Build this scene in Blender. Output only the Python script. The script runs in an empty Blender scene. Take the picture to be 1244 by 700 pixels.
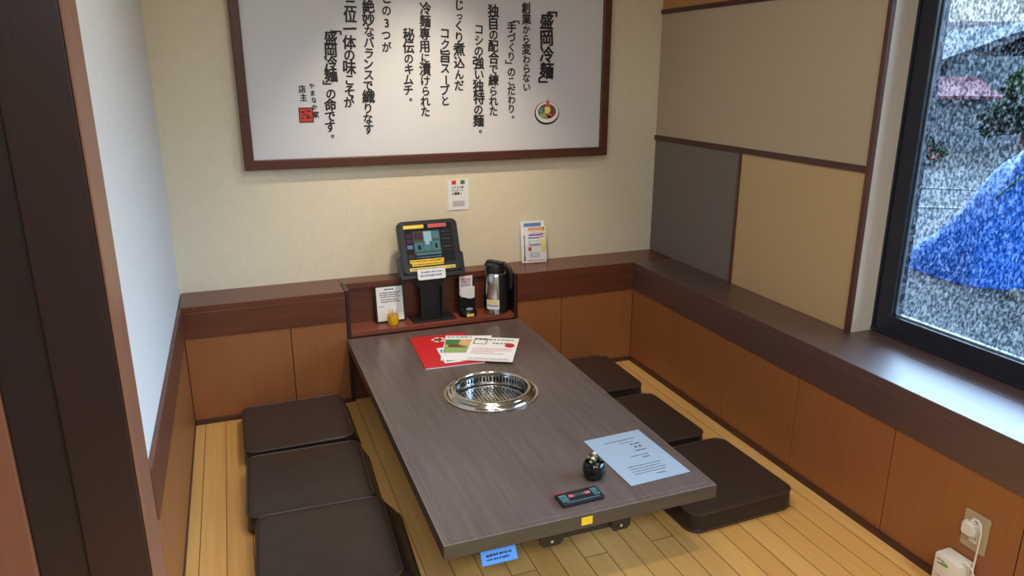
import bpy, bmesh, math, random
from mathutils import Vector, Matrix, Euler
random.seed(7)
PI = math.pi
SC = bpy.context.scene
COL = SC.collection
def lin(r, g, b, a=1.0):
    f = lambda c: (c/12.92 if c <= 0.04045 else ((c+0.055)/1.055)**2.4)
    return (f(r/255), f(g/255), f(b/255), a)

# ------------------------------------------------------------------ camera, world, exposure
cam_d = bpy.data.cameras.new('camera'); cam = bpy.data.objects.new('camera', cam_d); COL.objects.link(cam)
YAW, PITCH = 0.36128, 0.28829
CAM = Vector((0.27758, -3.44166, 1.49178))
fw = Vector((math.sin(YAW)*math.cos(PITCH), math.cos(YAW)*math.cos(PITCH), -math.sin(PITCH)))
rt = Vector((math.cos(YAW), -math.sin(YAW), 0)); up = rt.cross(fw)
cam.matrix_world = Matrix(((rt.x, up.x, -fw.x, CAM.x), (rt.y, up.y, -fw.y, CAM.y), (rt.z, up.z, -fw.z, CAM.z), (0, 0, 0, 1)))
cam_d.sensor_fit = 'HORIZONTAL'; cam_d.sensor_width = 36.0
cam_d.lens = 36.0*891.456/1244.0
cam_d.clip_start = 0.02; cam_d.clip_end = 300
SC.camera = cam
vs = SC.view_settings
vs.view_transform = 'Standard'; vs.look = 'None'; vs.gamma = 1.0; vs.use_curve_mapping = False
vs.exposure = 0.0
SC.cycles.use_denoising = True
SC.cycles.max_bounces = 10; SC.cycles.diffuse_bounces = 5; SC.cycles.glossy_bounces = 4
SC.cycles.transparent_max_bounces = 12; SC.cycles.caustics_reflective = False; SC.cycles.caustics_refractive = False
SC.cycles.sample_clamp_indirect = 6.0

BAND = (11.5, 16.5, 22.5)   # radiance of the sky band added to fill the room
SKY = 1.0           # world strength (overcast sky)
LAMP_WALL = 84       # W of the spot over the table
LAMP_AISLE = 24      # W of every other downlight
FILL_PANEL_W = 34         # W of each added neutral fill panel in the aisle

w = bpy.data.worlds.new('overcast_sky'); SC.world = w; w.use_nodes = True
nt = w.node_tree; nt.nodes.clear()
N = nt.nodes.new; L = nt.links.new
out = N('ShaderNodeOutputWorld'); bg = N('ShaderNodeBackground'); tc = N('ShaderNodeTexCoord'); sp = N('ShaderNodeSeparateXYZ'); rp = N('ShaderNodeValToRGB')
# grey-white haze low down, a bright blue band added above it on the window side to fill the room, dull cloud overhead
L(tc.outputs['Generated'], sp.inputs[0]); L(sp.outputs['Z'], rp.inputs[0])
els = rp.color_ramp.elements
els[0].position = 0.075; els[0].color = (0.95, 1.12, 1.20, 1)
els[1].position = 1.0; els[1].color = (0.7, 0.9, 1.1, 1)
for p_, k_ in ((0.125, 0.65), (0.24, 1.0), (0.5, 0.9), (0.72, 0.25)):
    e_ = els.new(p_); e_.color = (BAND[0]*k_, BAND[1]*k_, BAND[2]*k_, 1)
mx = N('ShaderNodeMix'); mx.data_type = 'RGBA'
sm = N('ShaderNodeMath'); sm.operation = 'MULTIPLY'; sm.use_clamp = True; sm.inputs[1].default_value = 2.0
L(sp.outputs['X'], sm.inputs[0]); L(sm.outputs[0], mx.inputs['Factor'])
mx.inputs['A'].default_value = (.7, .85, 1.0, 1); L(rp.outputs[0], mx.inputs['B'])
L(mx.outputs['Result'], bg.inputs[0]); L(bg.outputs[0], out.inputs[0])
bg.inputs[1].default_value = SKY

def light(name, kind, loc, energy, color, rot=(0, 0, 0), **kw):
    d = bpy.data.lights.new(name, kind); d.energy = energy; d.color = color
    for k, v in kw.items(): setattr(d, k, v)
    o = bpy.data.objects.new(name, d); COL.objects.link(o); o.location = loc; o.rotation_euler = rot
    return o
WIN = (-3.35, -1.45, 0.545, 2.02)      # the window opening: y0, y1, z0, z1
por = light('window_daylight', 'AREA', (2.62, (WIN[0]+WIN[1])/2, (WIN[2]+WIN[3])/2), 1, (1, 1, 1), (0, PI/2, 0), shape='RECTANGLE', size=WIN[3]-WIN[2], size_y=WIN[1]-WIN[0])
por.data.cycles.is_portal = True

# ------------------------------------------------------------------ materials
MATS = {}
def base(name, col, rough=0.5, metal=0.0, spec=0.5, coat=0.0, emit=None, es=0.0):
    m = bpy.data.materials.new(name); m.use_nodes = True
    b = m.node_tree.nodes['Principled BSDF']
    b.inputs['Base Color'].default_value = col; b.inputs['Roughness'].default_value = rough
    b.inputs['Metallic'].default_value = metal; b.inputs['Specular IOR Level'].default_value = spec
    b.inputs['Coat Weight'].default_value = coat; b.inputs['Coat Roughness'].default_value = 0.15
    if emit: b.inputs['Emission Color'].default_value = emit; b.inputs['Emission Strength'].default_value = es
    return m, m.node_tree, b
def speckle(name, col, var=0.08, scale=30, stretch=(1, 1, 1), rough=0.5, bump=0.0, bscale=None, detail=4, **kw):
    """procedural: the colour wanders by +-var with a noise, an optional fine bump"""
    m, t, b = base(name, col, rough, **kw)
    N = t.nodes.new; L = t.links.new
    tc = N('ShaderNodeTexCoord'); mp = N('ShaderNodeMapping'); nz = N('ShaderNodeTexNoise'); r = N('ShaderNodeValToRGB')
    mp.inputs['Scale'].default_value = stretch
    L(tc.outputs['Object'], mp.inputs[0]); L(mp.outputs[0], nz.inputs['Vector'])
    nz.inputs['Scale'].default_value = scale; nz.inputs['Detail'].default_value = detail
    r.color_ramp.elements[0].position = 0.3; r.color_ramp.elements[1].position = 0.7
    r.color_ramp.elements[0].color = tuple(c*(1-var) for c in col[:3])+(1,)
    r.color_ramp.elements[1].color = tuple(min(1, c*(1+var)) for c in col[:3])+(1,)
    L(nz.outputs['Fac'], r.inputs[0]); L(r.outputs[0], b.inputs['Base Color'])
    if bump:
        n2 = N('ShaderNodeTexNoise'); n2.inputs['Scale'].default_value = bscale or scale; n2.inputs['Detail'].default_value = 5
        bp = N('ShaderNodeBump'); bp.inputs['Strength'].default_value = bump; bp.inputs['Distance'].default_value = 0.01
        L(mp.outputs[0], n2.inputs['Vector']); L(n2.outputs['Fac'], bp.inputs['Height']); L(bp.outputs[0], b.inputs['Normal'])
    return m
def floor_mat(name, c1, c2, pw=0.082, plen=3.1):
    """planks run along y: brick texture turned by 90 degrees"""
    m, t, b = base(name, c1, 0.32)
    N = t.nodes.new; L = t.links.new
    tc = N('ShaderNodeTexCoord'); mp = N('ShaderNodeMapping'); br = N('ShaderNodeTexBrick')
    mp.inputs['Rotation'].default_value = (0, 0, PI/2)
    mp.inputs['Location'].default_value = (0.3, 0.03, 0)
    L(tc.outputs['Object'], mp.inputs[0]); L(mp.outputs[0], br.inputs['Vector'])
    br.inputs['Scale'].default_value = 1.0; br.inputs['Brick Width'].default_value = plen; br.inputs['Row Height'].default_value = pw
    br.inputs['Mortar Size'].default_value = 0.0016; br.inputs['Mortar Smooth'].default_value = 0.1; br.inputs['Bias'].default_value = 0.0
    br.offset = 0.37; br.offset_frequency = 3
    br.inputs['Color1'].default_value = c1; br.inputs['Color2'].default_value = c2; br.inputs['Mortar'].default_value = tuple(c*0.22 for c in c1[:3])+(1,)
    nz = N('ShaderNodeTexNoise'); m2 = N('ShaderNodeMapping'); m2.inputs['Scale'].default_value = (60, 2.2, 10)
    L(tc.outputs['Object'], m2.inputs[0]); L(m2.outputs[0], nz.inputs['Vector']); nz.inputs['Scale'].default_value = 1.0; nz.inputs['Detail'].default_value = 5
    mx = N('ShaderNodeMixRGB'); mx.blend_type = 'OVERLAY'; mx.inputs[0].default_value = 0.28
    L(br.outputs['Color'], mx.inputs[1]); L(nz.outputs['Fac'], mx.inputs[2]); L(mx.outputs[0], b.inputs['Base Color'])
    bp = N('ShaderNodeBump'); bp.inputs['Strength'].default_value = 0.25; bp.inputs['Distance'].default_value = 0.002; bp.invert = True
    L(br.outputs['Fac'], bp.inputs['Height']); L(bp.outputs[0], b.inputs['Normal'])
    return m
def wood(name, col, var=0.2, axis='x', rough=0.35, coat=0.0, scale=1.0, spec=0.5):
    st = {'x': (3, 60, 60), 'y': (60, 3, 60), 'z': (60, 60, 3)}[axis]
    return speckle(name, col, var, scale, st, rough, bump=0.03, bscale=1.5, coat=coat, spec=spec)

DARK = wood('dark_lacquered_wood', lin(98, 54, 38), 0.14, 'x', 0.26)
DARKY = wood('shade_darkened_lacquered_wood_along_y', lin(78, 49, 43), 0.14, 'y', 0.5, spec=1.0, coat=1.0)  # same lacquered wood as the back ledge, shade put into the colour
DARKY.node_tree.nodes['Principled BSDF'].inputs['Coat Roughness'].default_value = 0.42
DARKZ = wood('dark_stained_post_wood', lin(50, 30, 27), 0.12, 'z', 0.36)
BROWNZ = wood('reddish_brown_wood', lin(136, 88, 66), 0.1, 'z', 0.4)
TRIM = wood('dark_trim_wood', lin(72, 42, 36), 0.18, 'y', 0.4)
TRIMZ = wood('dark_trim_wood_upright', lin(88, 52, 42), 0.18, 'z', 0.4)
PANEL = wood('orange_brown_veneer', lin(150, 94, 54), 0.06, 'z', 0.38)
JAMB = wood('pale_jamb_wood', lin(234, 222, 206), 0.04, 'z', 0.4)
FLOOR = floor_mat('oak_plank_floor', lin(232, 184, 112), lin(220, 170, 96))
AISLE = speckle('grey_aisle_tile', lin(120, 110, 100), 0.1, 8)
CREAM = speckle('cream_plaster', lin(228, 218, 192), 0.025, 24, rough=0.85, bump=0.25, bscale=90)
WHITE = speckle('white_plaster', lin(226, 230, 230), 0.02, 24, rough=0.85, bump=0.2, bscale=90)
CEIL = speckle('ceiling_white', lin(232, 228, 220), 0.02, 20, rough=0.9)
BEIGE = speckle('beige_wall_cloth', lin(186, 170, 143), 0.04, 140, rough=0.9, bump=0.15, bscale=300)
TAN = speckle('tan_wall_cloth', lin(196, 167, 124), 0.04, 140, rough=0.9, bump=0.15, bscale=300)
GREY = speckle('grey_wall_cloth', lin(120, 112, 106), 0.05, 140, rough=0.9, bump=0.15, bscale=300)
ORANGE = speckle('orange_wall_cloth', lin(190, 140, 84), 0.04, 140, rough=0.9, bump=0.15, bscale=300)
TABLE = wood('dark_brown_table_laminate', lin(98, 84, 79), 0.14, 'y', 0.24)
TEDGE = wood('worn_table_edge_band', lin(122, 108, 98), 0.2, 'y', 0.35)
TSIDE = wood('table_side_band', lin(74, 66, 56), 0.15, 'x', 0.35)
LEATHER = speckle('dark_brown_leatherette', lin(58, 47, 42), 0.08, 10, rough=0.33, bump=0.5, bscale=7)
LEATHER_SHADE = speckle('shade_darkened_leatherette', lin(36, 35, 36), 0.08, 10, rough=0.3, bump=0.4, bscale=9)  # cushion sides: the cover's leatherette with shade put into the colour
PIPING = speckle('leatherette_piping', lin(74, 56, 48), 0.08, 60, rough=0.3)
STITCH = speckle('pale_worn_seam', lin(140, 112, 84), 0.2, 60, rough=0.5)
STEEL = speckle('brushed_steel', lin(205, 205, 205), 0.05, 40, (1, 1, 8), 0.2, metal=1.0)
STEELR = speckle('polished_steel_ring', lin(215, 212, 205), 0.04, 60, rough=0.14, metal=1.0)
BLACKH = base('black_hollow', lin(14, 13, 12), 0.7)[0]
BLACKP = speckle('black_plastic', lin(30, 31, 35), 0.1, 90, rough=0.38, bump=0.05, bscale=400)
BLACKG = speckle('gloss_black_plastic', lin(20, 20, 22), 0.1, 90, rough=0.12)
BLACKM = speckle('black_painted_steel', lin(24, 24, 26), 0.12, 60, rough=0.45)
NAVY = speckle('black_window_aluminium', lin(30, 34, 46), 0.1, 60, rough=0.35)
PAPER = speckle('white_paper', lin(236, 238, 240), 0.015, 40, rough=0.7)
PAPERB = speckle('cool_white_paper', lin(156, 172, 188), 0.015, 40, rough=0.6)
BOARD = speckle('poster_board', lin(216, 218, 222), 0.01, 8, rough=0.55)
FRAME = wood('red_brown_frame_wood', lin(84, 46, 36), 0.18, 'x', 0.35)
INK = speckle('black_ink', lin(22, 20, 22), 0.2, 60, rough=0.6)
GREYINK = speckle('grey_print', lin(90, 90, 98), 0.2, 200, rough=0.6)
RED = speckle('red_print', lin(205, 40, 44), 0.08, 40, rough=0.35)
SEALRED = speckle('vermilion_seal_ink', lin(204, 62, 50), 0.1, 90, rough=0.6)
PINK = speckle('pink_print', lin(206, 98, 104), 0.08, 60, rough=0.5)
GREEN = speckle('green_print', lin(70, 130, 84), 0.12, 60, rough=0.5)
LGREEN = speckle('light_green_print', lin(150, 180, 110), 0.15, 60, rough=0.5)
TEAL = speckle('teal_print', lin(96, 150, 156), 0.12, 60, rough=0.5)
BLUEP = speckle('blue_print', lin(96, 128, 184), 0.12, 60, rough=0.5)
PURPLE = speckle('purple_print', lin(140, 112, 190), 0.12, 60, rough=0.5)
YELLOW = speckle('yellow_label', lin(238, 200, 40), 0.05, 60, rough=0.45)
LYELLOW = speckle('pale_yellow_print', lin(240, 222, 120), 0.06, 60, rough=0.5)
BROWNP = speckle('brown_print', lin(120, 76, 52), 0.15, 60, rough=0.5)
PALEP = speckle('pale_pink_print', lin(228, 180, 178), 0.1, 60, rough=0.5)
PALEB = speckle('pale_blue_print', lin(180, 206, 220), 0.1, 60, rough=0.5)
TANP = speckle('food_tan_print', lin(222, 178, 120), 0.15, 60, rough=0.5)
WHITEP = speckle('white_plastic', lin(226, 222, 212), 0.02, 60, rough=0.4)
PLATE = speckle('beige_outlet_plate', lin(182, 162, 132), 0.04, 80, rough=0.38)
LABELB = speckle('blue_label', lin(70, 140, 226), 0.06, 60, rough=0.4)
CUPY = speckle('yellow_cup_plastic', lin(246, 200, 30), 0.04, 60, rough=0.3)
PICK = speckle('pale_toothpick_wood', lin(226, 204, 160), 0.1, 60, rough=0.7)
GLAZE = speckle('black_glaze', lin(20, 22, 26), 0.4, 24, rough=0.12)
PALE = speckle('pale_bud', lin(212, 204, 176), 0.12, 60, rough=0.6)
STEM = speckle('olive_stem', lin(70, 66, 40), 0.15, 60, rough=0.6)
TARP = speckle('blue_tarpaulin', lin(0, 112, 228), 0.18, 3, rough=0.55, bump=0.6, bscale=5)
ROPE = speckle('green_rope', lin(30, 110, 90), 0.1, 60)
GRAVEL = speckle('gravel', lin(88, 92, 95), 0.3, 7, rough=0.95, detail=8)
CONC = speckle('concrete', lin(130, 132, 132), 0.15, 12, rough=0.9)
HWALL = speckle('house_render', lin(120, 128, 134), 0.06, 3, rough=0.9)
HROOF = speckle('slate_roof', lin(52, 60, 72), 0.15, 6, rough=0.7)
RROOF = speckle('red_roof', lin(128, 70, 76), 0.15, 6, rough=0.7)
BROOF = speckle('brown_roof', lin(84, 60, 64), 0.15, 6, rough=0.7)
LEAF = speckle('leaves', lin(66, 104, 42), 0.4, 5, rough=0.8)
LEAFD = speckle('dark_leaves', lin(34, 70, 50), 0.4, 5, rough=0.8)
FLOWER = speckle('red_flowers', lin(230, 92, 72), 0.15, 20, rough=0.7)
def screen_mat(name, col, s): return base(name, (0.01, 0.01, 0.012, 1), 0.15, emit=col, es=s)[0]
SCR_BG = screen_mat('screen_dark', lin(26, 32, 38), 0.5)
SCR_A = screen_mat('screen_teal', lin(96, 150, 158), 0.55)
SCR_B = screen_mat('screen_olive', lin(96, 112, 90), 0.5)
SCR_C = screen_mat('screen_blue', lin(130, 160, 200), 0.5)
SCR_D = screen_mat('screen_maroon', lin(92, 60, 72), 0.5)
SCR_E = screen_mat('screen_white', lin(170, 210, 214), 0.7)
LAMPE = base('lamp_glow_warm', (1, .8, .55, 1), 0.5, emit=(1, .78, .5, 1), es=8)[0]
PANELE = base('panel_glow', (1, 1, 1, 1), 0.5, emit=(.86, .93, 1, 1), es=3)[0]
def clear_plastic():
    m = bpy.data.materials.new('clear_acrylic'); m.use_nodes = True; t = m.node_tree; t.nodes.clear()
    N = t.nodes.new; L = t.links.new
    o = N('ShaderNodeOutputMaterial'); tr = N('ShaderNodeBsdfTransparent'); g = N('ShaderNodeBsdfGlossy'); mx = N('ShaderNodeMixShader')
    g.inputs['Roughness'].default_value = 0.05; tr.inputs[0].default_value = (.985, .99, .99, 1); mx.inputs[0].default_value = 0.04
    L(tr.outputs[0], mx.inputs[1]); L(g.outputs[0], mx.inputs[2]); L(mx.outputs[0], o.inputs[0])
    return m
ACRYL = clear_plastic()
def film_glass():
    """pane covered by a patterned privacy film: fine upright flecks, part clear, part tinted, part milky"""
    m = bpy.data.materials.new('patterned_film_glass'); m.use_nodes = True; t = m.node_tree; t.nodes.clear()
    N = t.nodes.new; L = t.links.new
    o = N('ShaderNodeOutputMaterial'); tc = N('ShaderNodeTexCoord'); mp = N('ShaderNodeMapping')
    mp.inputs['Rotation'].default_value = (0.16, 0, 0); mp.inputs['Scale'].default_value = (1, 200, 80)
    nz = N('ShaderNodeTexNoise'); nz.inputs['Scale'].default_value = 1.0; nz.inputs['Detail'].default_value = 2.0; nz.inputs['Distortion'].default_value = 0.6
    L(tc.outputs['Object'], mp.inputs[0]); L(mp.outputs[0], nz.inputs['Vector'])
    r1 = N('ShaderNodeValToRGB'); r1.color_ramp.elements[0].position = 0.38; r1.color_ramp.elements[0].color = (.42, .48, .54, 1)
    r1.color_ramp.elements[1].position = 0.55; r1.color_ramp.elements[1].color = (.97, .99, 1, 1)
    r2 = N('ShaderNodeValToRGB'); r2.color_ramp.elements[0].position = 0.54; r2.color_ramp.elements[0].color = (0, 0, 0, 1)
    r2.color_ramp.elements[1].position = 0.72; r2.color_ramp.elements[1].color = (.07, .07, .07, 1)
    L(nz.outputs['Fac'], r1.inputs[0]); L(nz.outputs['Fac'], r2.inputs[0])
    tr = N('ShaderNodeBsdfTransparent'); tl = N('ShaderNodeBsdfTranslucent'); tl.inputs[0].default_value = (.9, .95, 1, 1)
    L(r1.outputs[0], tr.inputs[0])
    mx = N('ShaderNodeMixShader'); L(r2.outputs[0], mx.inputs[0]); L(tr.outputs[0], mx.inputs[1]); L(tl.outputs[0], mx.inputs[2])
    g = N('ShaderNodeBsdfGlossy'); g.inputs['Roughness'].default_value = 0.08; fr = N('ShaderNodeFresnel'); fr.inputs[0].default_value = 1.3
    m2 = N('ShaderNodeMixShader'); L(fr.outputs[0], m2.inputs[0]); L(mx.outputs[0], m2.inputs[1]); L(g.outputs[0], m2.inputs[2])
    L(m2.outputs[0], o.inputs[0])
    return m
FILM = film_glass()

# ------------------------------------------------------------------ mesh helpers
class MB:
    def __init__(s): s.bm = bmesh.new()
    def box(s, x0, x1, y0, y1, z0, z1, bev=0.0, mat=None, seg=2):
        b = bmesh.new()
        bmesh.ops.create_cube(b, size=1.0)
        for v in b.verts: v.co = Vector((x0+(v.co.x+.5)*(x1-x0), y0+(v.co.y+.5)*(y1-y0), z0+(v.co.z+.5)*(z1-z0)))
        if bev: bmesh.ops.bevel(b, geom=list(b.edges), offset=bev, segments=seg, affect='EDGES', profile=0.5)
        return s.add(b, mat)
    def add(s, b, mat=None):
        me = bpy.data.meshes.new('tmp')
        if mat is not None: b.transform(mat)
        b.to_mesh(me); b.free(); s.bm.from_mesh(me); bpy.data.meshes.remove(me); return s
    def prism(s, pts, h0, h1, axis='z', bev=0.0, mat=None):
        """outline pts extruded along an axis from h0 to h1"""
        P = {'z': lambda a, b, h: (a, b, h), 'y': lambda a, b, h: (a, h, b), 'x': lambda a, b, h: (h, a, b)}[axis]
        b = bmesh.new()
        lo = [b.verts.new(P(x, y, h0)) for x, y in pts]; hi = [b.verts.new(P(x, y, h1)) for x, y in pts]
        n = len(pts)
        b.faces.new(lo); b.faces.new(hi)
        for i in range(n): b.faces.new((lo[i], lo[(i+1) % n], hi[(i+1) % n], hi[i]))
        bmesh.ops.recalc_face_normals(b, faces=list(b.faces))
        if bev: bmesh.ops.bevel(b, geom=[e for e in b.edges if not e.is_wire], offset=bev, segments=2, affect='EDGES')
        return s.add(b, mat)
    def lathe(s, prof, c=(0, 0, 0), n=48, cap=True, mat=None, sx=1.0, sy=1.0):
        b = bmesh.new(); rings = []
        for r, z in prof:
            rings.append([b.verts.new((c[0]+sx*r*math.cos(2*PI*i/n), c[1]+sy*r*math.sin(2*PI*i/n), c[2]+z)) for i in range(n)])
        for a, d in zip(rings, rings[1:]):
            for i in range(n): b.faces.new((a[i], a[(i+1) % n], d[(i+1) % n], d[i]))
        if cap:
            b.faces.new(rings[0]); b.faces.new(rings[-1])
        bmesh.ops.recalc_face_normals(b, faces=list(b.faces))
        return s.add(b, mat)
    def tube(s, pts, r, n=8, closed=False, mat=None):
        pts = [Vector(p) for p in pts]; b = bmesh.new(); rings = []; m = len(pts)
        ref = None
        for i, p in enumerate(pts):
            a = pts[(i-1) % m] if (closed or i > 0) else p
            c = pts[(i+1) % m] if (closed or i < m-1) else p
            t = (c-a).normalized()
            if ref is None: ref = t.orthogonal().normalized()
            u = (ref-t*ref.dot(t))
            u = u.normalized() if u.length > 1e-6 else t.orthogonal().normalized()
            ref = u; v = t.cross(u); rr = r[i] if isinstance(r, (list, tuple)) else r
            rings.append([b.verts.new(p+rr*(math.cos(2*PI*k/n)*u+math.sin(2*PI*k/n)*v)) for k in range(n)])
        rng = range(m) if closed else range(m-1)
        for i in rng:
            a, d = rings[i], rings[(i+1) % m]
            for k in range(n): b.faces.new((a[k], a[(k+1) % n], d[(k+1) % n], d[k]))
        if not closed: b.faces.new(rings[0]); b.faces.new(rings[-1])
        bmesh.ops.recalc_face_normals(b, faces=list(b.faces))
        return s.add(b, mat)
    def quad(s, pts):
        vs = [s.bm.verts.new(p) for p in pts]; s.bm.faces.new(vs); return s
    def build(s, name, mat, parent=None, smooth=None, loc=None):
        me = bpy.data.meshes.new(name); s.bm.to_mesh(me); s.bm.free()
        me.materials.append(mat)
        if smooth is not None:
            me.shade_smooth()
            me.set_sharp_from_angle(angle=math.radians(smooth))
        o = bpy.data.objects.new(name, me); COL.objects.link(o)
        if parent: o.parent = parent
        if loc: o.location = loc
        return o
def struct(o): o['kind'] = 'structure'; return o
def tag(o, label, cat, group=None):
    o['label'] = label; o['category'] = cat
    if group: o['group'] = group
    return o
def thing(name, label, cat, loc=(0, 0, 0), rot=(0, 0, 0), group=None):
    o = bpy.data.objects.new(name, None); COL.objects.link(o); o.empty_display_size = 0.05
    o.location = loc; o.rotation_euler = rot
    return tag(o, label, cat, group)
def rrect(w, d, r, n=8, cx=0, cy=0):
    pts = []
    for (sx, sy, a0) in ((1, 1, 0), (-1, 1, PI/2), (-1, -1, PI), (1, -1, 1.5*PI)):
        for k in range(n+1):
            a = a0+PI/2*k/n
            pts.append((cx+sx*(w/2-r)+r*math.cos(a), cy+sy*(d/2-r)+r*math.sin(a)))
    return pts
def glyphs(items, parent_mat=Matrix(), bold=0.0):
    """items: (text, x, y, size, rot, sx); returns an MB with the outlines laid flat in the local xy plane"""
    mb = MB()
    for text, x, y, size, rot, sx in items:
        c = bpy.data.curves.new('glyph', 'FONT'); c.body = text; c.size = size; c.align_x = 'CENTER'; c.align_y = 'CENTER'; c.resolution_u = 3
        o = bpy.data.objects.new('glyph', c); COL.objects.link(o)
        dg = bpy.context.evaluated_depsgraph_get()
        me = bpy.data.meshes.new_from_object(o.evaluated_get(dg))
        for k in range(6 if bold else 1):
            dx, dy = (bold*size*math.cos(k*PI/3), bold*size*math.sin(k*PI/3)) if bold else (0, 0)
            b = bmesh.new(); b.from_mesh(me)
            b.transform(parent_mat @ Matrix.Translation((x+dx, y+dy, k*1e-5)) @ Matrix.Rotation(rot, 4, 'Z') @ Matrix.Diagonal((sx, 1, 1, 1)))
            mb.add(b)
        bpy.data.objects.remove(o); bpy.data.curves.remove(c); bpy.data.meshes.remove(me)
    return mb
def rows(mb, x0, x1, y, h, seed=0, gap=0.35):
    """one row of unreadably small print as short dabs in the local xy plane"""
    rnd = random.Random(seed); x = x0
    while x < x1:
        ww = h*rnd.uniform(.5, 1.3)
        mb.box(x, min(x+ww, x1), y-h*rnd.uniform(.3, .5), y+h*rnd.uniform(.3, .5), 0, 0.0003)
        x += ww+h*gap*rnd.uniform(.4, 1.4)
    return mb
def rect(x0, x1, y0, y1, z=0.0003):
    return MB().box(x0, x1, y0, y1, 0, z)

# ------------------------------------------------------------------ the room
W, H, D, DR, HB = 2.4, 0.5409, 0.2277, 0.2339, 0.3965      # width, ledge top, ledge depths, bottom of its fascia
XR = W-DR; CEILZ = 2.35; YF = -6.2; XL = -3.2
struct(MB().box(-0.6, 2.46, -2.75, 0.1, -0.3, 0).build('floor', FLOOR))
struct(MB().box(XL, 2.7, YF, -2.75, -0.4, -0.3).build('floor_aisle', AISLE))
struct(MB().box(XL, -0.6, -2.75, 0.1, -0.4, -0.3).build('floor_side', AISLE))
struct(MB().box(XL, 2.75, YF, 0.12, CEILZ, CEILZ+0.1).build('ceiling', CEIL))
struct(MB().box(-0.05, W+0.1, 0.0, 0.12, 0, CEILZ).build('wall_back', CREAM))
struct(MB().box(-0.12, 0.0, -1.61, 0.0, 0, CEILZ).build('wall_left', WHITE))
# right wall with the window opening
wr = MB()
wr.box(W, 2.60, -1.43, 0.0, 0, CEILZ)
wr.box(W, 2.60, -3.40, -1.43, 0, WIN[2]-0.012); wr.box(W, 2.60, -3.40, -1.43, WIN[3], CEILZ); wr.box(W, 2.60, YF, -3.40, -0.3, CEILZ)
wall_r = struct(wr.build('wall_right', BEIGE))
struct(MB().box(XL, 2.6, YF-0.1, YF, -0.3, CEILZ).build('wall_front', CREAM))
struct(MB().box(XL-0.1, XL, YF, 0.1, -0.3, CEILZ).build('wall_far_left', CREAM))
struct(MB().box(XL, -0.12, 0.0, 0.12, -0.3, CEILZ).build('wall_back_side', CREAM))
# cloth panels between the strips on the right wall
e = 0.006
for nm, mt, y0, y1, z0, z1 in (('wall_panel', BEIGE, -1.428, -0.001, 1.163, 1.766), ('wall_panel', GREY, -0.713, -0.001, H, 1.141), ('wall_panel', TAN, -1.428, -0.728, H, 1.141), ('wall_panel', ORANGE, -1.428, -0.001, 1.786, CEILZ)):
    MB().box(W-e, W+0.001, y0, y1, z0, z1, 0.002).build(nm, mt, wall_r)
struct(MB().box(W-0.014, W+0.001, -1.43, -0.001, 1.141, 1.163, 0.001).build('trim_1', TRIM))
struct(MB().box(W-0.014, W+0.001, -1.43, -0.001, 1.766, 1.786, 0.001).build('trim_2', TRIM))
struct(MB().box(W-0.012, W+0.001, -0.728, -0.713, H, 1.141, 0.001).build('trim_3', TRIMZ))
struct(MB().box(W-0.014, W+0.002, -1.447, -1.428, H, CEILZ, 0.001).build('trim_4', TRIMZ))
struct(MB().box(W+0.002, 2.60, -1.45, -1.43, H, CEILZ).build('trim_5', JAMB))        # pale window jamb
# ledges: lacquered top boards with deep fascias, mitred in the right back corner
UX0, UX1 = 0.6896, 1.5215          # the shelf unit let into the back ledge
def ledge_piece(x0, x1, nm):
    m = MB(); m.box(x0, x1, -D, 0, H-0.03, H, 0.002); m.box(x0, x1, -D, -D+0.03, HB, H-0.028, 0.002); return struct(m.build(nm, DARK))
ledge_piece(0.006, UX0-0.001, 'trim_6'); ledge_piece(UX1+0.001, W, 'trim_7')
m = MB(); m.box(XR, W, -2.75, -D-0.0005, H-0.03, H, 0.002); m.box(W, 2.55, -3.4, -1.452, H-0.03, H, 0.001); m.box(XR, XR+0.03, -2.75, -D-0.0005, HB, H-0.028, 0.002)
struct(m.build('trim_8', DARKY))
m = MB(); m.box(0.0, 0.014, -1.61, -D-0.001, HB, H, 0.002)
struct(m.build('trim_9', wood('brown_fascia_wood', lin(104, 62, 44), 0.14, 'y', 0.42)))
# wainscot panels
def wains(nm, parts):
    r = struct(MB().box(*parts[0]).build(nm, BLACKH))
    for b in parts[1:]: MB().box(*b, 0.0015).build('wainscot_panel', PANEL, r)
    return r
g = 0.0016
wains('trim_10', [(0.02, UX0, -D+0.012, -D+0.03, 0, HB), (0.012, 0.443-g, -D+0.004, -D+0.02, 0.0, HB+0.002), (0.443+g, UX0, -D+0.004, -D+0.02, 0.0, HB+0.002)])
wains('trim_11', [(UX1, XR, -D+0.012, -D+0.03, 0, HB), (UX1, 1.762-g, -D+0.004, -D+0.02, 0.0, HB+0.002), (1.762+g, XR+0.004, -D+0.004, -D+0.02, 0.0, HB+0.002)])
ys = [-D+0.004, -0.585, -1.022, -1.457, -1.895, -2.33, -2.75]
wains('trim_12', [(XR+0.012, XR+0.03, -2.75, -D, 0, HB)] + [(XR+0.004, XR+0.02, b+g, a-g, 0.0, HB+0.002) for a, b in zip(ys, ys[1:])])
wains('trim_13', [(0.0, 0.004, -1.61, -D+0.01, 0, HB), (0.002, 0.010, -1.61, -D+0.004, 0.0, HB+0.001)])
struct(MB().box(0.014, UX0, -D-0.006, -D+0.004, 0, 0.022, 0.002).build('baseboard_back', TRIM))
struct(MB().box(UX1, XR-0.006, -D-0.006, -D+0.004, 0, 0.022, 0.002).build('baseboard_back.001', TRIM))
struct(MB().box(XR-0.006, XR+0.004, -2.75, -D-0.006, 0, 0.024, 0.002).build('baseboard_right', TRIM))
struct(MB().box(0.008, 0.014, -1.61, -D-0.002, 0, 0.018, 0.002).build('baseboard_left', TRIM))
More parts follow.
